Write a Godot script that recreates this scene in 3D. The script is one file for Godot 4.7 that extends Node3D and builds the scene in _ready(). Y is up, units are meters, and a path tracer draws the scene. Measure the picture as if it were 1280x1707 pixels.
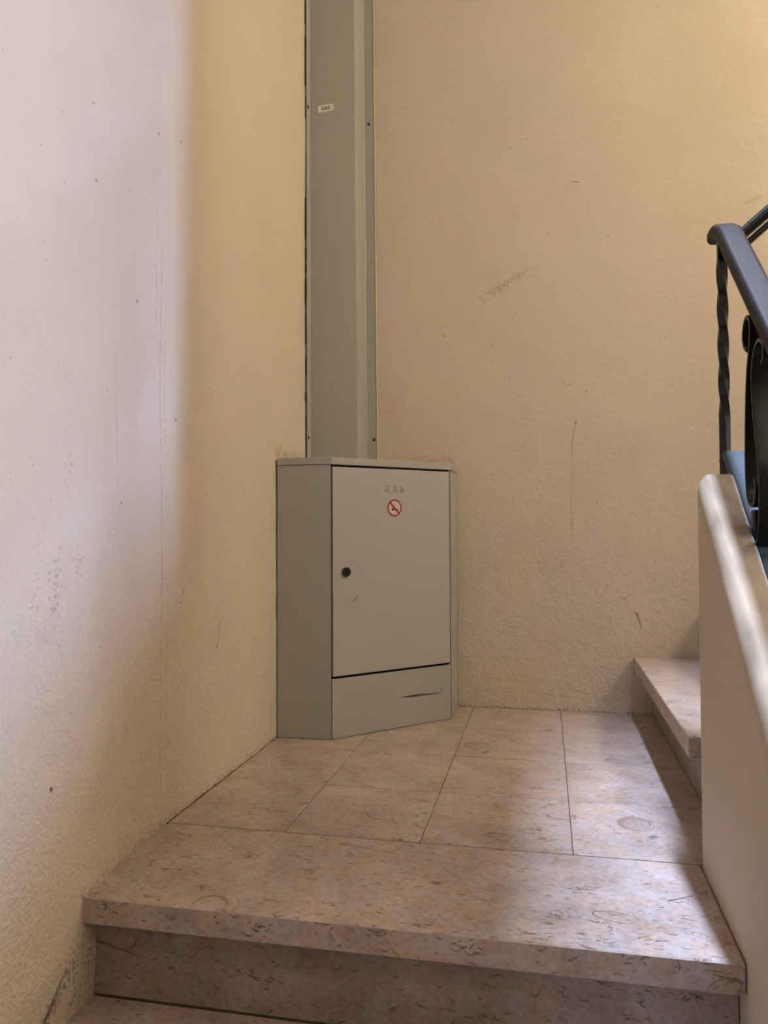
extends Node3D

# Stair landing: plastered corner, grey gas cabinet and riser cover, fossil limestone tiles, parapet with wrought iron railing.
# Axes: left wall is x = 0, back wall is z = 0, landing floor is y = 0.

const RISE := 0.171
const RUN := 0.215
const SLOPE := 0.80

const FILL_COLOR := Color(1.0, 0.960, 0.890)

var rng := RandomNumberGenerator.new()
var mats := {}

# ------------------------------------------------------------------ tree helpers
func thing(called: String, label: String, category: String, at := Vector3.ZERO, group := "") -> Node3D:
	var o := Node3D.new()
	o.name = called
	add_child(o, true)
	o.position = at
	tag(o, label, category, group)
	return o

func tag(o: Node, label: String, category: String, group := "", kind := "") -> void:
	if label: o.set_meta("label", label)
	if category: o.set_meta("category", category)
	if group: o.set_meta("group", group)
	if kind: o.set_meta("kind", kind)

func part(called: String, mesh: Mesh, m: Material, parent: Node, label := "") -> MeshInstance3D:
	var o := MeshInstance3D.new()
	o.name = called
	o.mesh = mesh
	o.material_override = m
	parent.add_child(o, true)
	if label: o.set_meta("label", label)
	return o

func struct(called: String, mesh: Mesh, m: Material, label: String, category: String) -> MeshInstance3D:
	var o := part(called, mesh, m, self)
	tag(o, label, category, "", "structure")
	return o

# ------------------------------------------------------------------ mesh helpers
class Shape:
	var v := PackedVector3Array()
	var t := PackedInt32Array()
	func tri(a: int, b: int, c: int) -> void:
		t.append(a); t.append(b); t.append(c)
	func quad(a: int, b: int, c: int, d: int) -> void:
		tri(a, b, c); tri(a, c, d)
	# a closed piece: start..end of t, turned so that its faces look outward (counter-clockwise here)
	func outward(from: int) -> void:
		var vol := 0.0
		var o := v[t[from]]
		for i in range(from, t.size(), 3):
			vol += (v[t[i]] - o).dot((v[t[i + 1]] - o).cross(v[t[i + 2]] - o))
		if vol < 0.0:
			for i in range(from, t.size(), 3):
				var s := t[i + 1]
				t[i + 1] = t[i + 2]
				t[i + 2] = s
	func box(lo: Vector3, hi: Vector3, b := 0.0) -> Shape:
		var from := t.size()
		var base := v.size()
		if b <= 0.0:
			for c in 8:
				v.append(Vector3(hi.x if c & 1 else lo.x, hi.y if c & 2 else lo.y, hi.z if c & 4 else lo.z))
			for a in 3:
				var p := 1 << ((a + 1) % 3)
				var q := 1 << ((a + 2) % 3)
				for s in 2:
					var o := (1 << a) * s
					if s: quad(base + o, base + o + p, base + o + p + q, base + o + q)
					else: quad(base + o, base + o + q, base + o + p + q, base + o + p)
			outward(from)
			return self
		for c in 8:
			for a in 3:
				var w := Vector3.ZERO
				for k in 3:
					var up := (c >> k) & 1
					w[k] = (hi[k] if up else lo[k]) + (0.0 if k == a else (-b if up else b))
				v.append(w)
		var mid := (lo + hi) * 0.5
		for a in 3:
			var p := 1 << ((a + 1) % 3)
			var q := 1 << ((a + 2) % 3)
			for s in 2:
				var o := (1 << a) * s
				_out([base + o * 3 + a, base + (o + p) * 3 + a, base + (o + p + q) * 3 + a, base + (o + q) * 3 + a], mid)
			for s in 4:
				var o := (p if s & 1 else 0) + (q if s & 2 else 0)
				var e := o + (1 << a)
				var k1 := (a + 1) % 3
				var k2 := (a + 2) % 3
				_out([base + o * 3 + k1, base + e * 3 + k1, base + e * 3 + k2, base + o * 3 + k2], mid)
		for c in 8:
			_out([base + c * 3, base + c * 3 + 1, base + c * 3 + 2], mid)
		return self
	func _out(ids: Array, mid: Vector3) -> void:
		var a: Vector3 = v[ids[0]]
		var n := (v[ids[1]] - a).cross(v[ids[2]] - a)
		if n.dot(a - mid) < 0.0: ids.reverse()
		for i in range(1, ids.size() - 1): tri(ids[0], ids[i], ids[i + 1])
	# polygon in (x, z), from y0 to y1, edges chamfered by b (convex polygons)
	func prism(poly: PackedVector2Array, y0: float, y1: float, b := 0.0) -> Shape:
		var from := t.size()
		var base := v.size()
		var n := poly.size()
		var inner := inset(poly, b) if b > 0.0 else poly
		var rings := [[inner, y0], [poly, y0 + b], [poly, y1 - b], [inner, y1]] if b > 0.0 else [[poly, y0], [poly, y1]]
		for r in rings:
			for p in r[0]: v.append(Vector3(p.x, r[1], p.y))
		for k in rings.size() - 1:
			for i in n:
				var j := (i + 1) % n
				quad(base + k * n + i, base + k * n + j, base + (k + 1) * n + j, base + (k + 1) * n + i)
		var tris := Geometry2D.triangulate_polygon(poly)
		# the sides' turn tells which way the caps go
		var area := 0.0
		for i in n: area += poly[i].cross(poly[(i + 1) % n])
		for i in range(0, tris.size(), 3):
			var a := tris[i]
			var bb := tris[i + 1]
			var c := tris[i + 2]
			var turn := (poly[bb] - poly[a]).cross(poly[c] - poly[a])
			if (turn > 0.0) != (area > 0.0):
				var s := bb
				bb = c
				c = s
			tri(base + a, base + c, base + bb)
			var top := base + (rings.size() - 1) * n
			tri(top + a, top + bb, top + c)
		outward(from)
		return self
	static func inset(poly: PackedVector2Array, b: float) -> PackedVector2Array:
		var out := PackedVector2Array()
		var n := poly.size()
		var area := 0.0
		for i in n: area += poly[i].cross(poly[(i + 1) % n])
		var sg := 1.0 if area > 0.0 else -1.0
		for i in n:
			var d0 := (poly[i] - poly[(i + n - 1) % n]).normalized()
			var d1 := (poly[(i + 1) % n] - poly[i]).normalized()
			var n0 := Vector2(-d0.y, d0.x) * sg
			var n1 := Vector2(-d1.y, d1.x) * sg
			var m := (n0 + n1).normalized()
			out.append(poly[i] + m * (b / maxf(0.3, m.dot(n0))))
		return out
	# closed profile (right, up) swept along a path; "side" is the profile's first axis
	func sweep(path: PackedVector3Array, side: Vector3, profile: PackedVector2Array, twist := PackedFloat32Array()) -> Shape:
		var from := t.size()
		var base := v.size()
		var n := profile.size()
		for i in path.size():
			var d := (path[mini(i + 1, path.size() - 1)] - path[maxi(i - 1, 0)]).normalized()
			var r := (side - d * side.dot(d)).normalized()
			var u := r.cross(d).normalized()
			# keep the path's mitre
			var k := 1.0
			if i > 0 and i < path.size() - 1:
				var d0 := (path[i] - path[i - 1]).normalized()
				k = 1.0 / maxf(0.5, d0.dot(d))
			for p in profile:
				var q := p if twist.is_empty() else p.rotated(twist[i])
				v.append(path[i] + r * q.x + u * q.y * k)
		for i in path.size() - 1:
			for j in n:
				var l := (j + 1) % n
				quad(base + i * n + j, base + i * n + l, base + (i + 1) * n + l, base + (i + 1) * n + j)
		var tris := Geometry2D.triangulate_polygon(profile)
		var area := 0.0
		for i in n: area += profile[i].cross(profile[(i + 1) % n])
		for i in range(0, tris.size(), 3):
			var a := tris[i]
			var b := tris[i + 1]
			var c := tris[i + 2]
			if ((profile[b] - profile[a]).cross(profile[c] - profile[a]) > 0.0) != (area > 0.0):
				var s := b
				b = c
				c = s
			tri(base + a, base + c, base + b)
			var e := base + (path.size() - 1) * n
			tri(e + a, e + b, e + c)
		outward(from)
		return self
	# profile of (radius, height) turned round +z at a place
	func lathe(at: Vector3, basis: Basis, prof: PackedVector2Array, seg := 24) -> Shape:
		var from := t.size()
		var base := v.size()
		var n := prof.size()
		for i in n:
			for s in seg:
				var a := TAU * s / seg
				v.append(at + basis * Vector3(cos(a) * prof[i].x, sin(a) * prof[i].x, prof[i].y))
		for i in n - 1:
			for s in seg:
				var q := (s + 1) % seg
				quad(base + i * seg + s, base + i * seg + q, base + (i + 1) * seg + q, base + (i + 1) * seg + s)
		for s in range(1, seg - 1):
			tri(base, base + s + 1, base + s)
			var e := base + (n - 1) * seg
			tri(e, e + s, e + s + 1)
		outward(from)
		return self
	# ArrayMesh with box-mapped UVs (u along x or z, v along z or y), normals smoothed below an angle
	func mesh(uv_scale := Vector2.ONE, uv_off := Vector2.ZERO, angle := 35.0, colors := PackedColorArray()) -> ArrayMesh:
		var nt := t.size() / 3
		var fn := PackedVector3Array()
		fn.resize(nt)
		var around := []
		around.resize(v.size())
		for i in v.size(): around[i] = PackedInt32Array()
		for i in nt:
			var a := t[i * 3]
			var b := t[i * 3 + 1]
			var c := t[i * 3 + 2]
			fn[i] = (v[b] - v[a]).cross(v[c] - v[a])
			for k in 3: around[t[i * 3 + k]].append(i)
		var least := cos(deg_to_rad(angle))
		var P := PackedVector3Array()
		var N := PackedVector3Array()
		var U := PackedVector2Array()
		for i in nt:
			var n := fn[i].normalized()
			for k in [0, 2, 1]:
				var id := t[i * 3 + k]
				var sum := Vector3.ZERO
				for f in around[id]:
					if fn[f].normalized().dot(n) >= least: sum += fn[f]
				P.append(v[id])
				N.append(sum.normalized() if sum.length_squared() > 1e-24 else n)
				var w := v[id]
				var uv := Vector2(w.x, w.z)
				var an := n.abs()
				if an.x > an.y and an.x > an.z: uv = Vector2(w.z, -w.y)
				elif an.z > an.y: uv = Vector2(w.x, -w.y)
				U.append((uv + uv_off) * uv_scale)
		var arr := []
		arr.resize(Mesh.ARRAY_MAX)
		arr[Mesh.ARRAY_VERTEX] = P
		arr[Mesh.ARRAY_NORMAL] = N
		arr[Mesh.ARRAY_TEX_UV] = U
		var am := ArrayMesh.new()
		am.add_surface_from_arrays(Mesh.PRIMITIVE_TRIANGLES, arr)
		return am

func rounded(w: float, h: float, r: float, seg := 4) -> PackedVector2Array:
	var out := PackedVector2Array()
	for c in 4:
		var cx := (w * 0.5 - r) * (1.0 if c == 0 or c == 3 else -1.0)
		var cy := (h * 0.5 - r) * (1.0 if c < 2 else -1.0)
		for k in seg + 1:
			var a := PI * 0.5 * (c + float(k) / seg)
			out.append(Vector2(cx + cos(a) * r, cy + sin(a) * r))
	return out

# ------------------------------------------------------------------ texture helpers
class Canvas:
	var w: int
	var h: int
	var d: PackedByteArray
	func _init(ww: int, hh: int, c: Color) -> void:
		w = ww
		h = hh
		var im := Image.create_empty(w, h, false, Image.FORMAT_RGB8)
		im.fill(c)
		d = im.get_data()
	func dot(x: float, y: float, r: float, c: Color, a: float, soft := 0.6) -> void:
		var r8 := int(c.r * 255.0)
		var g8 := int(c.g * 255.0)
		var b8 := int(c.b * 255.0)
		for j in range(maxi(0, int(y - r)), mini(h, int(y + r) + 2)):
			for i in range(maxi(0, int(x - r)), mini(w, int(x + r) + 2)):
				var q := sqrt((i - x) * (i - x) + (j - y) * (j - y))
				var k := clampf((r + 0.5 - q) / (r * soft + 0.5), 0.0, 1.0) * a
				if k <= 0.004: continue
				var o := (j * w + i) * 3
				d[o] = int(lerpf(d[o], r8, k))
				d[o + 1] = int(lerpf(d[o + 1], g8, k))
				d[o + 2] = int(lerpf(d[o + 2], b8, k))
	func line(a: Vector2, b: Vector2, r0: float, r1: float, c: Color, al: float, soft := 0.6) -> void:
		var n := maxi(1, int(a.distance_to(b) / maxf(0.7, minf(r0, r1) * 0.7)))
		for i in n + 1:
			var f := float(i) / n
			var p := a.lerp(b, f)
			dot(p.x, p.y, lerpf(r0, r1, f), c, al, soft)
	func texture() -> ImageTexture:
		var im := Image.create_from_data(w, h, false, Image.FORMAT_RGB8, d)
		im.generate_mipmaps()
		return ImageTexture.create_from_image(im)

func noise(sd: int, freq: float, oct := 4, gain := 0.5) -> FastNoiseLite:
	var n := FastNoiseLite.new()
	n.seed = sd
	n.noise_type = FastNoiseLite.TYPE_SIMPLEX_SMOOTH
	n.frequency = freq
	n.fractal_type = FastNoiseLite.FRACTAL_FBM
	n.fractal_octaves = oct
	n.fractal_gain = gain
	return n

const MW := 2048
const MH := 1024
const MPX := 1280.0        # marble pixels to the metre: the sheet is 1.6 m x 0.8 m

func arc_mark(cv: Canvas, c: Vector2, rad: Vector2, turn: float, a0: float, a1: float, th: float, col: Color, al: float) -> void:
	var n := maxi(3, int(absf(a1 - a0) * maxf(rad.x, rad.y) / 1.2))
	for i in n + 1:
		var f := float(i) / n
		var a := lerpf(a0, a1, f)
		var p := c + Vector2(cos(a) * rad.x, sin(a) * rad.y).rotated(turn)
		var taper := 0.45 + 0.55 * sin(f * PI)
		cv.dot(p.x, p.y, th * taper, col, al * (0.5 + 0.5 * taper), 0.8)

func marble_sheet() -> ImageTexture:
	var cv := Canvas.new(MW, MH, Color.WHITE)
	var big := noise(3, 0.006, 4).get_image(MW, MH).get_data()
	var fine := noise(4, 0.05, 3, 0.6).get_image(MW, MH).get_data()
	var hue := noise(5, 0.011, 3).get_image(MW, MH).get_data()
	var d := cv.d
	for i in MW * MH:
		var b := big[i] * 0.00392 - 0.5
		var f := fine[i] * 0.00392 - 0.5
		var q := hue[i] * 0.00392 - 0.5
		var k := 1.0 + b * 0.20 + f * 0.17
		d[i * 3] = clampi(int(STONE.r * 255.0 * k), 0, 255)
		d[i * 3 + 1] = clampi(int(STONE.g * 255.0 * (k - q * 0.10)), 0, 255)
		d[i * 3 + 2] = clampi(int(STONE.b * 255.0 * (k - q * 0.22)), 0, 255)
	cv.d = d
	rng.seed = 71
	var tints := [Color(0.42, 0.33, 0.25), Color(0.36, 0.31, 0.27), Color(0.50, 0.38, 0.27), Color(0.33, 0.30, 0.28)]
	# shell fragments: short bowed dashes, most of them lying along the bedding
	for i in 3300:
		var p := Vector2(rng.randf() * MW, rng.randf() * MH)
		var len := rng.randf_range(5.0, 14.0) + 30.0 * pow(rng.randf(), 2.5)
		var turn := rng.randfn(0.0, 0.38)
		var bow := rng.randf_range(0.4, 1.5) if i % 7 else rng.randf_range(1.5, 2.8)
		var rad := len / bow
		var al := rng.randf_range(0.12, 0.62) * rng.randf_range(0.5, 1.0)
		arc_mark(cv, p, Vector2(rad, rad * 0.7), turn + PI * 0.5 * (1 if i % 2 else -1), -bow * 0.5, bow * 0.5, rng.randf_range(0.8, 2.4), tints[i % 4], al)
	for i in 9000:                                           # fine flecks
		var p := Vector2(rng.randf() * MW, rng.randf() * MH)
		var q := p + Vector2(rng.randf_range(1.5, 7.0), rng.randfn(0.0, 1.6))
		cv.line(p, q, rng.randf_range(0.5, 1.3), 0.4, tints[i % 4], rng.randf_range(0.06, 0.34), 0.9)
	for i in 500:                                            # cloudy patches
		cv.dot(rng.randf() * MW, rng.randf() * MH, rng.randf_range(5.0, 16.0), Color(0.55, 0.44, 0.36) if i % 2 else Color(0.80, 0.74, 0.70), rng.randf_range(0.04, 0.14), 1.0)
	for i in 620:                                            # dark seeds
		cv.dot(rng.randf() * MW, rng.randf() * MH, rng.randf_range(1.2, 3.2), tints[i % 4], rng.randf_range(0.25, 0.65), 0.7)
	for i in 110:                                            # ring shells and hooks
		var p := Vector2(rng.randf() * MW, rng.randf() * MH)
		var r := rng.randf_range(10.0, 30.0)
		arc_mark(cv, p, Vector2(r, r * rng.randf_range(0.4, 0.8)), rng.randfn(0.0, 0.5), rng.randf() * TAU, rng.randf() * TAU + 3.4, rng.randf_range(1.0, 2.0), tints[i % 3], rng.randf_range(0.14, 0.34))
	for i in 120:                                            # pale shell sections
		var p := Vector2(rng.randf() * MW, rng.randf() * MH)
		var r := rng.randf_range(8.0, 30.0)
		arc_mark(cv, p, Vector2(r, r * 0.6), rng.randf() * TAU, 0.0, rng.randf_range(1.2, 3.0), rng.randf_range(1.5, 3.5), Color(0.80, 0.74, 0.69), rng.randf_range(0.10, 0.28))
	for i in 110:                                             # clusters of dark crumbs
		var p := Vector2(rng.randf() * MW, rng.randf() * MH)
		for k in 9: 
			var q := p + Vector2(rng.randfn(0.0, 14.0), rng.randfn(0.0, 5.0))
			cv.line(q, q + Vector2(rng.randfn(0.0, 9.0), rng.randfn(0.0, 3.0)), 1.8, 0.8, tints[k % 4], 0.35)
	# the pieces one can point at: the landing edge lies at the sheet's top left, its front edge along v = 0.297 m
	var grey := Color(0.43, 0.40, 0.37)
	for e in [[0.534, 1.208, 15.0, 9.0], [0.706, 1.300, 12.0, 6.0]]:
		var c := Vector2(e[0], e[1] - 1.059) * MPX
		for k in 40: cv.dot(c.x + rng.randfn(0.0, e[2] * 0.35), c.y + rng.randfn(0.0, e[3] * 0.35), e[3] * 0.6, grey, 0.16)
	arc_mark(cv, Vector2(0.215, 0.285) * MPX, Vector2(33, 38), 0.0, PI * 0.95, TAU * 1.02, 3.0, Color(0.42, 0.36, 0.30), 0.5)
	arc_mark(cv, Vector2(0.225, 0.285) * MPX, Vector2(37, 40), 0.0, PI * 1.45, TAU * 1.0, 2.5, Color(0.80, 0.74, 0.68), 0.4)
	arc_mark(cv, Vector2(0.800, 0.205) * MPX, Vector2(42, 18), 0.2, 0.4, TAU * 0.98, 1.8, tints[1], 0.45)
	cv.line(Vector2(0.88, 0.14) * MPX, Vector2(0.92, 0.115) * MPX, 2.0, 1.0, tints[3], 0.7)
	cv.line(Vector2(0.345, 0.030) * MPX, Vector2(0.46, 0.055) * MPX, 4.0, 2.0, grey, 0.35)
	# marks of the near right tile: a grey nodule and a shell ring (sheet offset 1.0, 0.50)
	var o := Vector2(1.0, 0.50)
	var nod := (o + Vector2(0.892 - 0.748, 0.952 - 0.793)) * MPX
	for k in 34: cv.dot(nod.x + rng.randfn(0.0, 6.0), nod.y + rng.randfn(0.0, 4.5), 6.0, Color(0.42, 0.41, 0.42), 0.2)
	var rg := (o + Vector2(0.868 - 0.748, 0.893 - 0.793)) * MPX
	for k in 3: arc_mark(cv, rg, Vector2(42 - 5 * k, 44 - 7 * k), 0.0, 0.1 + k, TAU * 0.86 + k, 2.2, tints[1], 0.38)
	for k in 30: cv.dot(rg.x + rng.randfn(0.0, 15.0), rg.y + rng.randfn(0.0, 14.0), 1.8, tints[k % 4], 0.4)
	# marks of the tile before it: two shell hooks and a dark flint (sheet offset 1.28, 0.50)
	o = Vector2(1.28, 0.50)
	var hk := (o + Vector2(0.633 - 0.485, 0.850 - 0.793)) * MPX
	arc_mark(cv, hk, Vector2(40, 24), 0.35, 0.1, TAU * 0.62, 2.2, tints[0], 0.5)
	var fl := (o + Vector2(0.618 - 0.485, 1.000 - 0.793)) * MPX
	for e in [[-24, -14, 22, -11, 3.2], [-14, -20, 6, -19, 2.0], [-26, 4, -6, 12, 3.6], [-2, 24, 26, 33, 1.8], [8, -2, 20, -4, 1.4]]: cv.line(fl + Vector2(e[0], e[1]), fl + Vector2(e[2], e[3]), e[4], 0.8, tints[3], 0.36)
	for k in 14: cv.dot(fl.x - 12 + rng.randfn(0.0, 10.0), fl.y + 2 + rng.randfn(0.0, 6.0), 4.0, tints[3], 0.12, 1.0)
	arc_mark(cv, (o + Vector2(0.735 - 0.485, 0.885 - 0.793)) * MPX, Vector2(38, 18), 0.1, 0.2, PI * 1.1, 2.4, tints[3], 0.5)
	return cv.texture()

# wall sheets: 700 px to the metre
const WPX := 700.0

func wall_relief(sd: int, w: int, h: int, y_top: float) -> ImageTexture:
	var a := noise(sd, 0.16, 4, 0.62).get_image(w, h).get_data()
	var b := noise(sd + 1, 0.045, 3, 0.5).get_image(w, h).get_data()
	var zone := noise(sd + 2, 0.006, 2).get_image(w, h).get_data()
	var d := PackedByteArray()
	d.resize(w * h)
	for j in h:
		var y := y_top - j / WPX
		var rough := clampf(1.0 - y * 0.80, 0.10, 1.0)      # the trowelled upper part is smoother
		for i in w:
			var k := j * w + i
			var r := rough * (0.55 + zone[k] * 0.0035)
			d[k] = clampi(int(128.0 + (a[k] - 128.0) * 0.62 * r + (b[k] - 128.0) * 0.5 * (0.35 + 0.65 * r)), 0, 255)
	var im := Image.create_from_data(w, h, false, Image.FORMAT_L8, d)
	return ImageTexture.create_from_image(im)

func specks(cv: Canvas, n: int, low: float) -> void:
	for i in n:
		var y := rng.randf()
		if rng.randf() < low: y = 1.0 - y * y * 0.6
		var c := Color(0.45, 0.36, 0.24) if i % 3 else Color(0.30, 0.25, 0.20)
		cv.dot(rng.randf() * cv.w, y * cv.h, rng.randf_range(0.5, 1.5), c, rng.randf_range(0.12, 0.5), 0.9)

const LW := 1400
const LH := 2016
const LTOP := 2.40
func left_wall_sheet() -> ImageTexture:                      # u is z (0 .. 2 m), v is down from y = 2.4
	var cv := Canvas.new(LW, LH, PLASTER)
	rng.seed = 11
	specks(cv, 900, 0.7)
	var at := func(z: float, y: float) -> Vector2: return Vector2(z * WPX, (LTOP - y) * WPX)
	var soil := Color(0.36, 0.29, 0.21)
	var soot := Color(0.20, 0.17, 0.13)
	# long pencil-thin vertical streaks
	for s in [[1.080, 1.10, 0.02, 0.26], [1.062, 1.06, 0.60, 0.16], [1.10, 1.18, 0.95, 0.14], [1.055, 0.45, 0.06, 0.14], [1.235, 0.85, 0.62, 0.10]]:
		var y: float = s[1]
		while y > s[2]:
			var z: float = s[0] + 0.004 * sin(y * 9.0)
			if rng.randf() < 0.8: cv.line(at.call(z + rng.randfn(0.0, 0.0008), y), at.call(z, y - 0.012), rng.randf_range(0.5, 1.1), 0.7, soil, s[3] * rng.randf_range(0.2, 1.0), 1.0)
			y -= 0.012
	# scuffs at hand and knee height
	for s in [[1.398, 0.500, 0.016, 0.5], [1.400, 0.470, 0.020, 0.6], [1.405, 0.445, 0.014, 0.5], [1.345, 0.500, 0.012, 0.4], [1.37, 0.64, 0.022, 0.3], [1.445, 0.47, 0.02, 0.3], [1.44, 0.53, 0.02, 0.25], [1.43, 0.405, 0.015, 0.3]]:
		for k in 14:
			var p: Vector2 = at.call(s[0] + rng.randfn(0.0, 0.007), s[1] + rng.randfn(0.0, s[2]))
			cv.dot(p.x, p.y, rng.randf_range(0.8, 2.2), soil if k % 2 else soot, s[3] * 0.5, 0.9)
	cv.line(at.call(0.808, 0.350), at.call(0.822, 0.298), 0.8, 0.6, soot, 0.55)
	cv.dot(at.call(0.822, 0.297).x, at.call(0.822, 0.297).y, 2.0, soot, 0.6)
	cv.dot(at.call(1.423, 0.183).x, at.call(1.423, 0.183).y, 3.0, soot, 0.75)
	for s in [[1.300, 1.119], [1.31, 1.24], [1.09, 1.30], [1.00, 1.33], [1.17, 0.96], [0.86, 0.86], [1.02, 0.77], [1.22, 0.60], [0.99, 0.43], [1.0, 0.41], [1.05, 0.15], [1.18, 0.05]]:
		cv.dot(at.call(s[0], s[1]).x, at.call(s[0], s[1]).y, rng.randf_range(1.6, 3.0), soil, 0.6, 0.9)
	for k in 90:                                             # the mark by the step
		var f := rng.randf()
		var p: Vector2 = at.call(1.372 + 0.085 * f + rng.randfn(0.0, 0.006), -0.082 - 0.075 * f + rng.randfn(0.0, 0.007))
		cv.dot(p.x, p.y, rng.randf_range(0.9, 2.6), soot if k % 3 else soil, 0.42, 0.9)
	for k in 120:
		var p: Vector2 = at.call(1.345 + rng.randfn(0.0, 0.035), -0.11 + rng.randfn(0.0, 0.035))
		cv.dot(p.x, p.y, rng.randf_range(0.6, 2.0), soot, 0.4, 0.9)
	cv.line(at.call(1.455, -0.150), at.call(1.395, -0.085), 4.5, 2.0, soot, 0.16)
	# grime line along floor, soft and broken, and dust above the cabinet lid
	for k in 260:
		var p: Vector2 = at.call(rng.randf() * 1.36, absf(rng.randfn(0.0, 0.006)))
		cv.dot(p.x, p.y, rng.randf_range(0.8, 2.4), soil, 0.35, 0.9)
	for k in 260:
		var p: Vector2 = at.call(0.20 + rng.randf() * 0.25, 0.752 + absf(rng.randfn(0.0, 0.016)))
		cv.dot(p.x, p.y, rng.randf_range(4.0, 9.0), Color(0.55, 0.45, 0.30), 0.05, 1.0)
	for k in 40:
		var p: Vector2 = at.call(rng.randf_range(0.8, 1.5), rng.randf_range(0.2, 1.6))
		cv.dot(p.x, p.y, rng.randf_range(10.0, 34.0), Color(0.66, 0.56, 0.42), rng.randf_range(0.02, 0.06), 1.0)
	return cv.texture()

const BW := 1120
const BH := 1820
const BTOP := 2.45
func back_wall_sheet() -> ImageTexture:                      # u is x (0 .. 1.6 m), v is down from y = 2.45
	var cv := Canvas.new(BW, BH, PLASTER)
	rng.seed = 12
	specks(cv, 420, 0.6)
	var at := func(x: float, y: float) -> Vector2: return Vector2(x * WPX, (BTOP - y) * WPX)
	var soil := Color(0.40, 0.31, 0.21)
	var soot := Color(0.26, 0.21, 0.15)
	for k in 150:                                            # the rubbed smudge
		var f := rng.randf()
		var p: Vector2 = at.call(0.515 + 0.15 * f + rng.randfn(0.0, 0.006), 1.268 + 0.085 * f + rng.randfn(0.0, 0.008))
		cv.dot(p.x, p.y, rng.randf_range(2.0, 6.0), soil, 0.045, 1.0)
		if k % 2: cv.dot(p.x, p.y, rng.randf_range(0.5, 1.1), soil, 0.35, 1.0)
	# hairline crack
	var pts := [[0.801, 0.884], [0.797, 0.862], [0.790, 0.83], [0.787, 0.78], [0.788, 0.70], [0.784, 0.62], [0.789, 0.52]]
	for i in pts.size() - 1: cv.line(at.call(pts[i][0], pts[i][1]), at.call(pts[i + 1][0], pts[i + 1][1]), 0.6, 0.5, soot, (0.30 if i < 3 else 0.13), 1.0)
	cv.dot(at.call(0.799, 0.872).x, at.call(0.799, 0.872).y, 1.8, soot, 0.6)
	for k in 60:
		var p: Vector2 = at.call(0.79 + rng.randfn(0.0, 0.006), 0.60 + rng.randfn(0.0, 0.09))
		cv.dot(p.x, p.y, rng.randf_range(0.6, 1.6), soil, 0.3, 1.0)
	for s in [[0.936, 0.343, 3.0], [0.945, 0.349, 2.0], [0.926, 0.346, 2.4], [0.84, 0.46, 1.8], [0.756, 0.44, 2.0], [0.882, 0.45, 1.8], [1.02, 0.40, 1.6], [0.895, 0.285, 2.2], [0.93, 0.285, 1.8], [0.86, 0.33, 1.6], [0.78, 0.99, 2.2], [0.765, 0.995, 1.6], [0.83, 0.97, 2.6], [0.60, 1.02, 2.0], [0.55, 1.07, 1.6], [0.46, 0.83, 2.4], [0.69, 0.70, 1.8], [0.86, 0.63, 2.2], [0.96, 0.60, 2.0], [0.545, 0.72, 2.0], [0.36, 1.52, 2.2], [0.40, 1.16, 3.0], [0.66, 1.76, 1.8], [0.74, 1.63, 1.4], [0.78, 1.60, 1.6], [1.05, 2.12, 1.8], [0.97, 2.16, 2.0], [0.28, 1.9, 1.6], [0.90, 1.44, 2.2], [0.72, 1.46, 1.4], [0.30, 0.60, 2.6], [0.42, 0.38, 3.0], [0.455, 0.30, 2.2]]:
		cv.dot(at.call(s[0], s[1]).x, at.call(s[0], s[1]).y, s[2], soil, 0.5, 0.9)
	cv.line(at.call(0.79, 1.615), at.call(0.815, 1.61), 0.8, 0.6, soil, 0.5)
	cv.line(at.call(1.29, 1.505), at.call(1.33, 1.52), 6.0, 5.0, soil, 0.07, 1.0)
	cv.line(at.call(0.97, 0.30), at.call(0.985, 0.255), 3.0, 1.2, soil, 0.3, 1.0)
	for k in 240:                                            # scraped, soiled render beside the steps
		var p: Vector2 = at.call(0.86 + rng.randfn(0.0, 0.11), 0.29 + rng.randfn(0.0, 0.09))
		cv.dot(p.x, p.y, rng.randf_range(0.5, 1.6), soil, rng.randf_range(0.08, 0.34), 1.0)
	for k in 120:
		var p: Vector2 = at.call(rng.randf_range(0.46, 1.02), 0.03 + absf(rng.randfn(0.0, 0.05)))
		cv.dot(p.x, p.y, rng.randf_range(6.0, 18.0), Color(0.62, 0.52, 0.36), 0.045, 1.0)
	for k in 200:
		var p: Vector2 = at.call(rng.randf_range(0.44, 1.03), absf(rng.randfn(0.0, 0.004)))
		cv.dot(p.x, p.y, rng.randf_range(0.7, 2.0), soot, 0.4, 1.0)
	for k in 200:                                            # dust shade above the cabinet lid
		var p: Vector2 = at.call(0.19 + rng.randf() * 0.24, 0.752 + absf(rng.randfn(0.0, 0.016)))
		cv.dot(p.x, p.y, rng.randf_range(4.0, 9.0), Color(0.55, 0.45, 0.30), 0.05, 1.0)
	for k in 50:
		var p: Vector2 = at.call(rng.randf_range(0.45, 1.5), rng.randf_range(0.1, 1.6))
		cv.dot(p.x, p.y, rng.randf_range(10.0, 34.0), Color(0.66, 0.56, 0.42), rng.randf_range(0.02, 0.05), 1.0)
	return cv.texture()

# ------------------------------------------------------------------ materials
const STONE := Color(0.685, 0.625, 0.585)
const PLASTER := Color(0.830, 0.778, 0.705)

func mat(c: Color, rough := 0.6, metal := 0.0) -> StandardMaterial3D:
	var m := StandardMaterial3D.new()
	m.albedo_color = c
	m.roughness = rough
	m.metallic = metal
	return m

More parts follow.
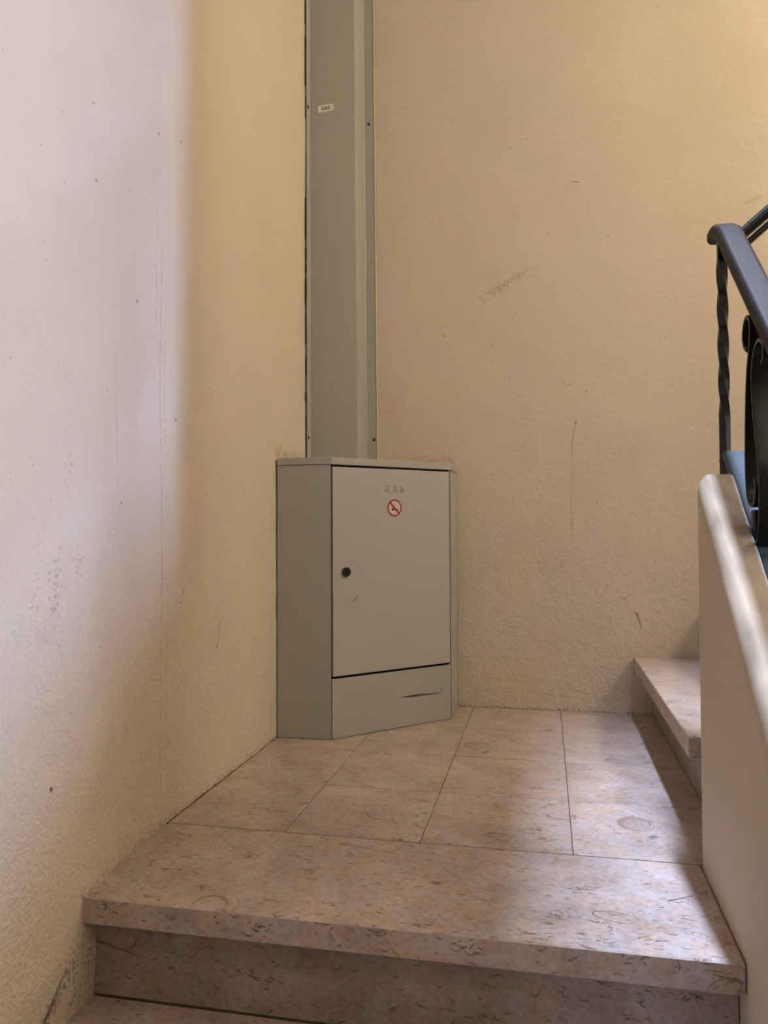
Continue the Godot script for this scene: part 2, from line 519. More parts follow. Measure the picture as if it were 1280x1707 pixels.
func make_materials() -> void:
	var marble := mat(Color.WHITE, 0.34)
	marble.albedo_texture = marble_sheet()
	var grain := noise(40, 0.03, 4, 0.6).get_image(512, 512)
	marble.heightmap_enabled = false
	marble.roughness_texture = ImageTexture.create_from_image(_levels(grain, 0.62, 1.0))
	marble.roughness = 0.40
	mats.marble = marble
	var dull := marble.duplicate() as StandardMaterial3D
	dull.albedo_color = Color(0.86, 0.85, 0.84)
	dull.roughness = 0.62
	mats.marble_dull = dull
	var bed := mat(Color(0.30, 0.23, 0.17), 0.95)
	mats.grout = bed
	var wl := mat(Color.WHITE, 0.82)
	wl.vertex_color_use_as_albedo = true
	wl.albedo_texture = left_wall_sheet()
	wl.heightmap_enabled = true
	wl.heightmap_texture = wall_relief(20, LW, LH, LTOP)
	wl.heightmap_scale = 0.30
	mats.wall_left = wl
	var wb := mat(Color.WHITE, 0.85)
	wb.vertex_color_use_as_albedo = true
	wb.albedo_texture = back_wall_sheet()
	wb.heightmap_enabled = true
	wb.heightmap_texture = wall_relief(30, BW, BH, BTOP)
	wb.heightmap_scale = 0.26
	mats.wall_back = wb
	var pl := mat(Color(0.770, 0.718, 0.625), 0.8)
	pl.heightmap_enabled = true
	pl.heightmap_texture = wall_relief(50, 512, 512, 1.6)
	pl.heightmap_scale = 0.10
	mats.plaster = pl
	mats.ceiling = mat(Color(0.86, 0.80, 0.68), 0.9)
	mats.cabinet = mat(Color(0.655, 0.648, 0.625), 0.42)
	mats.cabinet_dark = mat(Color(0.10, 0.09, 0.08), 0.9)
	mats.duct = mat(Color(0.660, 0.655, 0.630), 0.5)
	mats.steel = mat(Color(0.55, 0.54, 0.52), 0.32, 1.0)
	mats.lock = mat(Color(0.30, 0.29, 0.28), 0.35, 0.9)
	mats.screw = mat(Color(0.34, 0.31, 0.27), 0.5, 0.6)
	mats.rust = mat(Color(0.36, 0.22, 0.12), 0.8)
	mats.iron = mat(Color(0.030, 0.048, 0.046), 0.34)
	mats.iron.metallic_specular = 0.45
	mats.rail_sky_sheen = mat(Color(0.20, 0.27, 0.32), 0.45)  # sky sheen of the dark rail put into its albedo
	mats.rail_sky_sheen.metallic_specular = 0.35
	mats.handrail = _handrail_material()
	mats.caulk = mat(Color(0.86, 0.78, 0.62), 0.8)
	mats.gap = mat(Color(0.17, 0.13, 0.09), 0.95)
	mats.white = mat(Color(0.90, 0.88, 0.84), 0.5)
	mats.sticker = mat(Color(0.80, 0.74, 0.70), 0.5)
	mats.ink = mat(Color(0.05, 0.05, 0.05), 0.6)
	mats.red = mat(Color(0.62, 0.045, 0.05), 0.5)
	mats.frame = mat(Color(0.75, 0.74, 0.72), 0.5)

func _levels(im: Image, lo: float, hi: float) -> Image:
	var d := im.get_data()
	for i in d.size(): d[i] = int(lerpf(lo, hi, d[i] / 255.0) * 255.0)
	return Image.create_from_data(im.get_width(), im.get_height(), false, Image.FORMAT_L8, d)

func _handrail_material() -> StandardMaterial3D:
	var cv := Canvas.new(256, 1024, Color(0.120, 0.098, 0.090))
	rng.seed = 90
	for i in 46:
		var p := Vector2(rng.randf() * 256, rng.randf() * 1024)
		for k in 5:
			var q := p + Vector2(rng.randfn(0.0, 9.0), rng.randfn(0.0, 14.0))
			cv.line(q, q + Vector2(rng.randfn(0.0, 8.0), rng.randfn(0.0, 18.0)), rng.randf_range(0.8, 2.5), 0.6, Color(0.42, 0.40, 0.42), rng.randf_range(0.05, 0.28), 1.0)
	var m := mat(Color.WHITE, 0.52)
	m.metallic_specular = 0.3
	m.albedo_texture = cv.texture()
	return m

# ------------------------------------------------------------------ the place
func _ready() -> void:
	# --- camera
	var cam := Camera3D.new()
	cam.name = "camera"
	cam.position = Vector3(0.705, 0.555, 2.425)
	cam.rotation = Vector3(0.0208677, 0.2037525, -0.0039216)
	cam.fov = rad_to_deg(2.0 * atan(853.5 / 1295.2456))
	cam.near = 0.02
	add_child(cam)
	cam.make_current()
	# --- air and exposure
	var env := Environment.new()
	env.background_mode = Environment.BG_SKY
	var sky := Sky.new()
	var sm := ProceduralSkyMaterial.new()
	sm.sky_top_color = Color(0.42, 0.55, 0.80)
	sm.sky_horizon_color = Color(0.72, 0.78, 0.86)
	sm.ground_bottom_color = Color(0.30, 0.28, 0.26)
	sm.ground_horizon_color = Color(0.60, 0.62, 0.64)
	sky.sky_material = sm
	env.sky = sky
	env.tonemap_mode = Environment.TONE_MAPPER_LINEAR
	env.tonemap_exposure = 1.0
	env.sdfgi_enabled = true
	env.ssao_enabled = true
	env.ssil_enabled = true
	var we := WorldEnvironment.new()
	we.name = "environment"
	we.environment = env
	add_child(we)
	# --- daylight from an added skylight and an added narrow window, both out of view
	var top := AreaLight3D.new()
	top.name = "added_skylight_light"
	top.area_size = Vector2(0.18, 0.89)
	top.area_normalize_energy = false
	top.light_energy = 400.0
	top.light_color = Color(0.770, 0.840, 1.0)
	top.area_range = 20.0
	top.shadow_enabled = true
	add_child(top)
	top.position = Vector3(1.27, 5.14, 1.435)
	top.rotation = Vector3(-PI / 2, 0, 0)
	var slit := AreaLight3D.new()
	slit.name = "added_slit_light"
	slit.area_size = Vector2(0.11, 0.85)
	slit.area_normalize_energy = false
	slit.light_energy = 71.0
	slit.light_color = Color(0.645, 0.752, 1.0)
	slit.area_range = 20.0
	slit.shadow_enabled = true
	add_child(slit)
	slit.position = Vector3(2.885, 0.775, 1.125)
	slit.rotation = Vector3(0, PI / 2, 0)

	make_materials()
	build_walls()
	build_floor()
	build_steps()
	build_parapets()
	build_openings()
	build_cabinet()
	build_duct()
	build_railing()
	build_upper_rail()
	build_fill_lamp(Vector3(2.60, 2.745, 0.88), "added fill lamp, round opal, out of view over the upper landing", 1.72)
	build_fill_lamp(Vector3(2.20, 2.745, 3.20), "added fill lamp, round opal, out of view over the far side of the stairwell", 0.52)

# plastered wall: a fine, gently uneven face over the seen part, a thick body behind
func plaster_wall(us: PackedFloat32Array, ys: PackedFloat32Array, left: bool, depth: float, sheet: Vector2, y_top: float) -> ArrayMesh:
	var lump := noise(61 if left else 62, 2.2, 3, 0.5)
	var tone := noise(63 if left else 64, 1.3, 4, 0.55)
	var nu := us.size()
	var ny := ys.size()
	var P := PackedVector3Array()
	var N := PackedVector3Array()
	var U := PackedVector2Array()
	var C := PackedColorArray()
	var I := PackedInt32Array()
	var off := PackedFloat32Array()
	off.resize(nu * ny)
	for j in ny:
		for i in nu:
			off[j * nu + i] = wall_offset(lump, us[i], ys[j], left)
	for j in ny:
		for i in nu:
			var u := us[i]
			var y := ys[j]
			var o := off[j * nu + i]
			var i0 := maxi(i - 1, 0)
			var i1 := mini(i + 1, nu - 1)
			var j0 := maxi(j - 1, 0)
			var j1 := mini(j + 1, ny - 1)
			var du := (off[j * nu + i1] - off[j * nu + i0]) / maxf(1e-4, us[i1] - us[i0])
			var dy := (off[j1 * nu + i] - off[j0 * nu + i]) / maxf(1e-4, ys[j1] - ys[j0])
			P.append(Vector3(o, y, u) if left else Vector3(u, y, o))
			N.append((Vector3(1, -dy, -du) if left else Vector3(-du, -dy, 1)).normalized())
			U.append(Vector2(u / sheet.x, (y_top - y) / sheet.y))
			var k := 1.0 + 0.07 * tone.get_noise_2d(u, y)
			var warm := 0.05 * tone.get_noise_2d(u + 9.0, y * 1.5)
			C.append(Color(k, k * (1.0 - warm * 0.4), k * (1.0 - warm * 1.6)))
	for j in ny - 1:
		for i in nu - 1:
			var a := j * nu + i
			if left:
				I.append_array([a, a + 1, a + nu, a + 1, a + nu + 1, a + nu])
			else:
				I.append_array([a, a + nu, a + 1, a + 1, a + nu, a + nu + 1])
	# check the first face: Godot's front is clockwise
	var n0 := (P[I[1]] - P[I[0]]).cross(P[I[2]] - P[I[0]])
	if n0.dot(N[0]) > 0.0:
		for k in range(0, I.size(), 3):
			var s := I[k + 1]
			I[k + 1] = I[k + 2]
			I[k + 2] = s
	# the body
	var lo := Vector3(-depth, ys[0], us[0]) if left else Vector3(us[0], ys[0], -depth)
	var hi := Vector3(-0.012, ys[ny - 1], us[nu - 1]) if left else Vector3(us[nu - 1], ys[ny - 1], -0.012)
	var b := Shape.new().box(lo, hi)
	for i in range(0, b.t.size(), 3):
		var n := (b.v[b.t[i + 1]] - b.v[b.t[i]]).cross(b.v[b.t[i + 2]] - b.v[b.t[i]]).normalized()
		for k in [0, 2, 1]:
			I.append(P.size())
			P.append(b.v[b.t[i + k]])
			N.append(n)
			U.append(Vector2.ZERO)
			C.append(Color.WHITE)
	var arr := []
	arr.resize(Mesh.ARRAY_MAX)
	arr[Mesh.ARRAY_VERTEX] = P
	arr[Mesh.ARRAY_NORMAL] = N
	arr[Mesh.ARRAY_TEX_UV] = U
	arr[Mesh.ARRAY_COLOR] = C
	arr[Mesh.ARRAY_INDEX] = I
	var am := ArrayMesh.new()
	am.add_surface_from_arrays(Mesh.PRIMITIVE_TRIANGLES, arr)
	return am

func wall_offset(lump: FastNoiseLite, u: float, y: float, left: bool) -> float:
	var o := lump.get_noise_2d(u, y) * 0.0030 + lump.get_noise_2d(u * 6.0 + 3.0, y * 6.0) * 0.0012 * clampf(1.2 - y, 0.15, 1.0)
	if left:
		o += 0.016 * smoothstep(1.10, 1.36, u) * smoothstep(0.40, 0.0, y) * smoothstep(-0.30, -0.06, y)
		o += 0.0016 * lump.get_noise_2d(u * 22.0, 5.0) * smoothstep(0.06, 0.0, absf(y))
	else:
		o += 0.0012 * lump.get_noise_2d(u * 22.0, 7.0) * smoothstep(0.06, 0.0, absf(y))
	return o

func steps_of(a: float, b: float, fine_to: float, fine: float, coarse: float) -> PackedFloat32Array:
	var out := PackedFloat32Array()
	var x := a
	while x < fine_to - 1e-5:
		out.append(x)
		x += fine
	x = fine_to
	while x < b - 1e-5:
		out.append(x)
		x += coarse
	out.append(b)
	return out

func build_walls() -> void:
	var zs := steps_of(-0.02, 4.2, 1.9, 0.01, 0.23)
	var ys := PackedFloat32Array([-2.4, -1.6, -0.9])
	var ys2 := steps_of(-0.45, 2.78, 2.4, 0.01, 0.19)
	ys.append_array(ys2)
	struct("wall_left", plaster_wall(zs, ys, true, 0.20, Vector2(LW / WPX, LH / WPX), LTOP), mats.wall_left, "cream plastered left wall, daylight falling across its upper part", "wall")
	var xs := steps_of(-0.02, 3.1, 1.5, 0.01, 0.2)
	struct("wall_back", plaster_wall(xs, ys, false, 0.20, Vector2(BW / WPX, BH / WPX), BTOP), mats.wall_back, "yellow-cream plastered back wall behind the gas cabinet and steps", "wall")
	# the walls that close the stairwell behind and beside the viewer
	var f := Shape.new().box(Vector3(-0.2, -2.4, 4.2), Vector3(3.1, 5.4, 4.4))
	struct("wall_front", f.mesh(), mats.plaster, "plain plastered wall behind the viewer closing the stairwell", "wall")
	var s := Shape.new()                                    # right wall round the added narrow window
	s.box(Vector3(2.9, -2.4, -0.2), Vector3(3.1, 2.9, 1.07))
	s.box(Vector3(2.9, -2.4, 1.18), Vector3(3.1, 2.9, 4.2))
	s.box(Vector3(2.9, -2.4, 1.07), Vector3(3.1, 0.35, 1.18))
	s.box(Vector3(2.9, 1.20, 1.07), Vector3(3.1, 2.9, 1.18))
	struct("wall_right", s.mesh(), mats.plaster, "plastered wall across the stairwell with an added narrow window slit", "wall")
	# ceiling with the well's opening, and the shaft up to the added skylight
	var c := Shape.new()
	var x0 := 1.02
	var x1 := 1.37
	var z0 := 0.97
	var z1 := 1.90
	c.box(Vector3(-0.2, 2.75, -0.2), Vector3(x0, 2.95, 4.2))
	c.box(Vector3(x1, 2.75, -0.2), Vector3(3.1, 2.95, 4.2))
	c.box(Vector3(x0, 2.75, -0.2), Vector3(x1, 2.95, z0))
	c.box(Vector3(x0, 2.75, z1), Vector3(x1, 2.95, 4.2))
	c.box(Vector3(x0 - 0.15, 2.95, z0 - 0.15), Vector3(x0, 5.3, z1 + 0.15))
	c.box(Vector3(x1, 2.95, z0 - 0.15), Vector3(x1 + 0.15, 5.3, z1 + 0.15))
	c.box(Vector3(x0, 2.95, z0 - 0.15), Vector3(x1, 5.3, z0))
	c.box(Vector3(x0, 5.15, z0), Vector3(1.17, 5.3, z1))      # added roof strip that narrows the skylight
	c.box(Vector3(x0, 2.95, z1), Vector3(x1, 5.3, z1 + 0.15))
	struct("ceiling", c.mesh(), mats.ceiling, "pale ceiling over the landing with an open light shaft", "ceiling")

func build_openings() -> void:  # glazing added out of view, placed for where its light falls
	var pane := mat(Color(0.9, 0.93, 1.0), 0.25)
	pane.emission_enabled = true
	pane.emission = Color(0.86, 0.92, 1.0)
	pane.emission_energy_multiplier = 3.0
	var s := Shape.new().box(Vector3(1.17, 5.16, 0.97), Vector3(1.37, 5.18, 1.90))
	var w := struct("window_1", s.mesh(), pane, "added frosted skylight at the head of the light shaft, out of view", "window")
	var fr := Shape.new()
	for z in [0.97, 1.415, 1.86]: fr.box(Vector3(1.17, 5.175, z), Vector3(1.37, 5.215, z + 0.04), 0.004)
	for x in [1.17, 1.33]: fr.box(Vector3(x, 5.175, 0.97), Vector3(x + 0.04, 5.215, 1.90), 0.004)
	part("window_frame", fr.mesh(), mats.frame, w)
	var s2 := Shape.new().box(Vector3(2.90, 0.35, 1.07), Vector3(2.915, 1.20, 1.18))
	var w2 := struct("window_2", s2.mesh(), pane, "added narrow frosted window slit in the far stairwell wall, out of view", "window")
	var fr2 := Shape.new()
	for y in [0.34, 1.185]: fr2.box(Vector3(2.895, y, 1.06), Vector3(2.93, y + 0.025, 1.19), 0.003)
	part("window_frame", fr2.mesh(), mats.frame, w2)

# ------------------------------------------------------------------ floor and steps
func build_floor() -> void:
	var bed := Shape.new().box(Vector3(-0.02, -0.13, -0.02), Vector3(1.04, -0.0011, 1.056))
	var fl := struct("floor", bed.mesh(), mats.grout, "landing floor of square fossil limestone tiles with brown joints", "floor")
	var xs := [0.0035, 0.235, 0.485, 0.748, 1.012]
	var zs := [0.0035, 0.257, 0.527, 0.793, 1.0575]
	rng.seed = 5
	for j in 4:
		for i in 4:
			var g := 0.0008
			var lo := Vector3(xs[i] + g, -0.02, zs[j] + g)
			var hi := Vector3(xs[i + 1] - g, rng.randf_range(-0.0003, 0.0003), zs[j + 1] - g)
			var b := Shape.new().box(lo, hi, 0.0002)
			var off := Vector2(rng.randf_range(0.0, 1.3), rng.randf_range(0.34, 0.5)) - Vector2(xs[i], zs[j])
			if j == 3 and i == 3: off = Vector2(1.0, 0.50) - Vector2(xs[i], zs[j])
			if j == 3 and i == 2: off = Vector2(1.28, 0.50) - Vector2(xs[i], zs[j])
			part("floor_tile", b.mesh(Vector2(1.0 / 1.6, 1.0 / 0.8), off), mats.marble, fl)
	# the well's floor, a storey below
	var base := Shape.new().box(Vector3(-0.2, -2.6, -0.2), Vector3(3.1, -2.4, 4.4))
	struct("floor_lower", base.mesh(), mats.marble_dull, "stone floor at the foot of the stairwell", "floor")

func stone_step(called: String, label: String, tread_lo: Vector3, tread_hi: Vector3, riser_lo: Vector3, riser_hi: Vector3, off: Vector2, group := "") -> Node3D:
	var o := thing(called, label, "stair step", Vector3.ZERO, group)
	var sc := Vector2(1.0 / 1.6, 1.0 / 0.8)
	part("tread", Shape.new().box(tread_lo, tread_hi, 0.0022).mesh(sc, off), mats.marble, o)
	part("riser", Shape.new().box(riser_lo, riser_hi, 0.0012).mesh(sc, off + Vector2(0.37, 0.21)), mats.marble_dull, o)
	return o

func build_steps() -> void:
	# the landing's front edge, then the flight down towards the viewer
	stone_step("marble_step", "wide limestone nosing slab and riser forming the front edge of the landing", Vector3(0.004, -0.041, 1.0585), Vector3(0.951, 0.0, 1.356), Vector3(0.004, -0.1695, 1.300), Vector3(0.951, -0.0415, 1.314), Vector2(0.0, -1.0585))
	var names := ["limestone step directly below the landing edge, dark riser rising from it", "second limestone step down from the landing edge", "third limestone step down from the landing edge", "fourth limestone step down from the landing edge"]
	for k in 4:
		var y := -RISE * (k + 1)
		var z := 1.3145 + 0.24 * k
		stone_step("marble_step", names[k], Vector3(0.004, y - 0.04, z), Vector3(0.951, y, z + 0.30), Vector3(0.004, y - RISE + 0.0015, z + 0.245), Vector3(0.951, y - 0.0405, z + 0.2575), Vector2(0.2 + 0.1 * k, 0.31 - z))
	# the flight that goes up to the right along the back wall
	var up := ["limestone step at the right of the landing, lowest of the rising flight", "second limestone step of the rising flight, behind the parapet", "third limestone step of the rising flight, behind the parapet", "fourth limestone step of the rising flight, behind the parapet", "fifth limestone step of the rising flight, behind the parapet"]
	for k in 5:
		var y := RISE * (k + 1)
		var x := 0.960 + RUN * k
		var o := stone_step("marble_step", up[k], Vector3(x, y - 0.04, 0.004), Vector3(x + RUN + 0.05, y, 0.907), Vector3(x + 0.051, y - RISE + 0.0005, 0.004), Vector3(x + 0.065, y - 0.0405, 0.905), Vector2(0.1 * k - x + 0.3, 0.0))
		if k == 0: o.set_meta("label", up[0])
	# upper landing slab and the concrete under the flights
	var l := Shape.new()
	l.box(Vector3(0.960 + RUN * 5, 0.86, 0.004), Vector3(2.9, 1.026, 0.985))
	struct("floor_upper", l.mesh(), mats.marble_dull, "upper landing slab at the head of the rising flight", "floor")
	var c := Shape.new()
	var poly := PackedVector3Array()
	for k in 5:
		var x := 1.026 + RUN * k
		c.box(Vector3(x, RISE * k - 0.16, 0.004), Vector3(x + RUN + 0.02, RISE * (k + 1) - 0.042, 0.92))
	struct("stair_slab", c.mesh(), mats.plaster, "concrete body under the rising flight", "stair")
	var d := Shape.new()
	d.box(Vector3(0.0, -0.36, -0.02), Vector3(1.06, -0.132, 1.298))
	d.box(Vector3(0.01, -0.133, 1.057), Vector3(0.95, -0.0415, 1.299))
	for k in 4:
		var z := 1.3145 + 0.24 * k
		d.box(Vector3(0.0, -RISE * (k + 1) - 0.22, z - 0.05), Vector3(1.0, -RISE * (k + 1) - 0.042, z + 0.243))
	struct("landing_slab", d.mesh(), mats.plaster, "concrete body under the landing and the lower flight", "stair")

# low plastered wall beside the lower flight: rounded cross-section lofted along the slope
func build_parapets() -> void:
	var s := Shape.new()
	var prof := PackedVector2Array()                        # (x, drop below the top line)
	for k in 7:
		var a := PI + PI * 0.5 * k / 6.0
		prof.append(Vector2(0.968 + 0.017 * cos(a), 0.030 + 0.030 * sin(a)))
	for k in 5:
		var a := PI * 1.5 + PI * 0.5 * k / 4.0
		prof.append(Vector2(0.9995 + 0.006 * cos(a), 0.006 + 0.006 * sin(a)))
	var n := prof.size() + 4
	var zs := [1.052, 1.0535, 1.058, 1.066, 1.078]
	var pull := [0.012, 0.0065, 0.0028, 0.0008, 0.0]         # the far arris is rounded
	var z := 1.11
	while z < 2.7:
		zs.append(z)
		z += 0.03
	var wave := noise(77, 3.0, 3)
	for i in zs.size():
		var p: float = pull[i] if i < pull.size() else 0.0
		var zz: float = zs[i]
		var top := 0.640 - SLOPE * (zz - 1.078) if zz > 1.078 else 0.640 - 0.2 * (1.078 - zz) - p
		for q in prof:
			var mid := 0.978
			var x := mid + (q.x - mid) * (1.0 - p / 0.03)
			s.v.append(Vector3(x + wave.get_noise_2d(zz * 2.0, q.y * 9.0) * 0.0012, top - q.y + wave.get_noise_2d(zz * 3.0, 4.0) * 0.0012, zz))
		s.v.append(Vector3(1.0055 - p, top - 0.07, zz))
		s.v.append(Vector3(1.0055 - p, top - 2.2, zz))
		s.v.append(Vector3(0.9545 + p, top - 2.2, zz))
		s.v.append(Vector3(0.9518 + p, top - 0.07, zz))
	for i in zs.size() - 1:
		for j in n:
			var l := (j + 1) % n
			s.quad(i * n + j, i * n + l, (i + 1) * n + l, (i + 1) * n + j)
	for j in range(1, n - 1):
		s.tri(0, j + 1, j)
		var e := (zs.size() - 1) * n
		s.tri(e, e + j, e + j + 1)
	s.outward(0)
	# patchy shade painted on the overlit coping to dim it, with some hand grime
	var am := s.mesh(Vector2(1.3, 1.3), Vector2.ZERO, 50.0)
	var arr := am.surface_get_arrays(0)
	var vs: PackedVector3Array = arr[Mesh.ARRAY_VERTEX]
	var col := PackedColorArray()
	var shade_grime := noise(78, 14.0, 4, 0.6)
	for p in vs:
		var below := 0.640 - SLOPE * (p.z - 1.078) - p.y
		var g := smoothstep(0.045, 0.0, below) * (0.34 + 0.5 * shade_grime.get_noise_3d(p.x * 2.0, p.y, p.z))
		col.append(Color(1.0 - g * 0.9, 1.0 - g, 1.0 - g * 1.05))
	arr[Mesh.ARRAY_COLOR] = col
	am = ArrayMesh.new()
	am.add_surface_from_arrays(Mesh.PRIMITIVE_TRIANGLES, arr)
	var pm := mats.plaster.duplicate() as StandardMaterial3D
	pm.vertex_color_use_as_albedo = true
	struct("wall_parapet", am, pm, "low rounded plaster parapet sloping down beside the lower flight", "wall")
	# string wall of the rising flight
	var t := Shape.new()
	var poly := PackedVector2Array([Vector2(1.000, -0.35), Vector2(1.000, 0.605), Vector2(1.062, 0.665), Vector2(2.05, 0.665 + SLOPE * 0.988), Vector2(2.9, 1.60), Vector2(2.9, 0.85), Vector2(2.05, 0.78)])
	t.prism(poly, -1.056, -0.925)
	for i in t.v.size(): t.v[i] = Vector3(t.v[i].x, t.v[i].z, -t.v[i].y)
	t.outward(0)
	struct("wall_string", t.mesh(Vector2(1.3, 1.3)), mats.plaster, "sloping plaster string wall of the rising flight", "wall")
	# added pier, out of view, cuts the slit light off the left wall
	var p := Shape.new().box(Vector3(1.45, -2.4, 0.90), Vector3(1.60, 2.75, 1.056), 0.004)
	struct("wall_added_pier", p.mesh(Vector2(1.3, 1.3)), mats.plaster, "added square plaster pier that blocks window light beside the rising flight", "wall")

# ------------------------------------------------------------------ gas cabinet
func build_cabinet() -> void:
	var o := thing("gas_cabinet", "grey sheet metal corner gas cabinet with a canted lockable door", "cabinet", Vector3(0, 0, 0))
	var cab: StandardMaterial3D = mats.cabinet
	var A := Vector2(0.0045, 0.446)
	var B := Vector2(0.153, 0.446)
	var C := Vector2(0.4365, 0.1625)
	var D := Vector2(0.4365, 0.0045)
	var along := (C - B).normalized()
	var out := Vector2(along.y, -along.x) * -1.0
	if out.x < 0.0: out = -out
	# dark inside, seen through the gaps
	part("body", Shape.new().prism(PackedVector2Array([Vector2(0.006, 0.006), Vector2(0.006, 0.436), B + Vector2(-0.012, -0.012), C + Vector2(-0.012, -0.012), Vector2(0.426, 0.006)]), 0.004, 0.722).mesh(), mats.cabinet_dark, o)
	# side panels with a return towards the front
	part("side_panel", Shape.new().prism(PackedVector2Array([A, B + Vector2(0.0, 0.0), B + along * 0.0035 - out * 0.006, B + Vector2(-0.008, -0.010), Vector2(0.0045, 0.436)]), 0.001, 0.7235, 0.0006).mesh(), cab, o)
	part("side_panel", Shape.new().prism(PackedVector2Array([D, C, C - along * 0.0035 - out * 0.006, C + Vector2(-0.010, -0.008), Vector2(0.4265, 0.0045)]), 0.001, 0.7235, 0.0006).mesh(), cab, o)
	# kick panel
	var kp := func(s: float, d: float) -> Vector2: return B + along * s - out * d
	var kick_m := cab.duplicate() as StandardMaterial3D
	var cv := Canvas.new(800, 320, Color.WHITE)              # 2000 px to the metre
	var L := B.distance_to(C)
	cv.line(Vector2(0.218, 0.158 - 0.0830) * 2000.0, Vector2(0.27, 0.158 - 0.0825) * 2000.0, 1.0, 8.0, Color(0.42, 0.37, 0.30), 0.42)
	cv.line(Vector2(0.27, 0.158 - 0.0825) * 2000.0, Vector2(0.365, 0.158 - 0.0790) * 2000.0, 8.0, 2.5, Color(0.42, 0.37, 0.30), 0.45)
	cv.line(Vector2(0.27, 0.158 - 0.0790) * 2000.0, Vector2(0.365, 0.158 - 0.0765) * 2000.0, 1.4, 1.2, Color(1, 1, 1), 0.5)
	cv.line(Vector2(0.366, 0.158 - 0.0790) * 2000.0, Vector2(0.366, 0.158 - 0.096) * 2000.0, 2.0, 1.2, Color(0.45, 0.40, 0.33), 0.45)
	kick_m.albedo_texture = cv.texture()
	part("kick_panel", canted_panel(B, along, out, 0.0038, L - 0.0025, 0.001, 0.157, 0.0015, 0.0115), kick_m, o)
	# door
	var door_m := cab.duplicate() as StandardMaterial3D
	door_m.albedo_color = Color(0.69, 0.675, 0.655)
	door_m.roughness = 0.38
	var dv := Canvas.new(776, 1108, Color.WHITE)
	var pen := Color(0.30, 0.26, 0.22)
	dv.line(Vector2(0.055, 0.719 - 0.357) * 2000.0, Vector2(0.074, 0.719 - 0.374) * 2000.0, 1.4, 1.4, pen, 0.0)
	dv.line(Vector2(0.052, 0.366) * 2000.0, Vector2(0.076, 0.344) * 2000.0, 1.0, 1.8, pen, 0.55)
	dv.line(Vector2(0.070, 0.358) * 2000.0, Vector2(0.078, 0.351) * 2000.0, 1.0, 1.0, pen, 0.3)
	dv.dot(0.088 * 2000.0, (0.719 - 0.632) * 2000.0, 3.0, pen, 0.3, 1.0)
	door_m.albedo_texture = dv.texture()
	var door := part("door", canted_panel(B, along, out, 0.0060, L - 0.0050, 0.1640, 0.7190, 0.0, 0.0115), door_m, o)
	# everything on the door is placed in its own plane: s along it, y up, d out of it
	var face := func(s: float, y: float, d: float) -> Vector3:
		var p := B + along * s + out * d
		return Vector3(p.x, y, p.y)
	var bas := Basis(Vector3(along.x, 0, along.y), Vector3.UP, Vector3(out.x, 0, out.y))
	# quarter-turn lock
	var lk := Shape.new().lathe(face.call(0.0453, 0.439, -0.003), bas, PackedVector2Array([Vector2(0.0002, 0.0), Vector2(0.0125, 0.0), Vector2(0.0125, 0.0085), Vector2(0.0112, 0.0105), Vector2(0.0002, 0.0108)]), 32)
	var lock := part("lock", lk.mesh(), mats.lock, door, "round metal key lock")
	part("lock_slot", canted_panel(B + along * 0.0453, along, out, -0.0014, 0.0014, 0.430, 0.448, -0.0112, -0.0095), mats.cabinet_dark, door)
	# raised lettering pressed into the sheet
	var xs := [0.1800, 0.2040, 0.2290]
	var letters := ["G", "A", "S"]
	var f := SystemFont.new()
	f.font_names = PackedStringArray(["Droid Sans"])
	for i in 3:
		var tm := TextMesh.new()
		tm.text = letters[i]
		tm.font = f
		tm.font_size = 64
		tm.pixel_size = 0.0265 / 64.0
		tm.depth = 0.0044
		var tn := part("raised_letter", tm, door_m_plain(door_m), door)
		tn.transform = Transform3D(bas, face.call(xs[i], 0.6645, 0.0002))
	# prohibition sticker: no naked flame
	var ct: Vector3 = face.call(0.2027, 0.6115, 0.0)
	part("sticker_disc", disc_ring(0.0, 0.0236, 0.0004, bas, ct), mats.sticker, door, "round white warning sticker")
	var ring := Shape.new()
	ring_shape(ring, 0.0198, 0.0236, 0.0003, 0.0007, bas, ct)
	var rot := Basis(bas.z, PI * 0.25)
	var st := Shape.new()
	var b0 := Shape.new().box(Vector3(-0.0205, -0.0021, 0.0003), Vector3(0.0205, 0.0021, 0.0009))
	var from := ring.t.size()
	var vb := ring.v.size()
	for p in b0.v: ring.v.append(ct + bas * (p.rotated(Vector3(0, 0, 1), -PI * 0.25)))
	for k in b0.t: ring.t.append(vb + k)
	part("prohibition_ring", ring.mesh(), mats.red, door, "red ring with diagonal bar")
	var sy := Shape.new()                                   # a burning match
	for piece in [[[-0.006, -0.0065], [0.011, -0.0065], [0.011, -0.0040], [-0.006, -0.0040]], [[-0.0085, -0.0075], [-0.0055, -0.0085], [-0.003, -0.006], [-0.004, -0.002], [-0.0065, 0.003], [-0.0072, -0.002], [-0.0095, -0.004]]]:
		var pl := PackedVector2Array()
		for p in piece: pl.append(Vector2(p[0], p[1]))
		var q := Shape.new().prism(pl, 0.0003, 0.0006)
		var nb := sy.v.size()
		for p in q.v: sy.v.append(ct + bas * Vector3(p.x, p.z, p.y))
		var fr := sy.t.size()
		for k in q.t: sy.t.append(nb + k)
		sy.outward(fr)
	part("match_symbol", sy.mesh(), mats.ink, door, "small black match symbol")
	# lid
	var lid := PackedVector2Array([Vector2(0.0045, 0.0045), Vector2(0.0045, 0.4475), B + Vector2(0.0006, 0.0015), C + Vector2(0.0015, 0.0006), Vector2(0.438, 0.0045)])
	part("lid", Shape.new().prism(lid, 0.7245, 0.7440, 0.0012).mesh(), cab, o)

func door_m_plain(m: StandardMaterial3D) -> StandardMaterial3D:
	var p := m.duplicate() as StandardMaterial3D
	p.albedo_texture = null
	return p

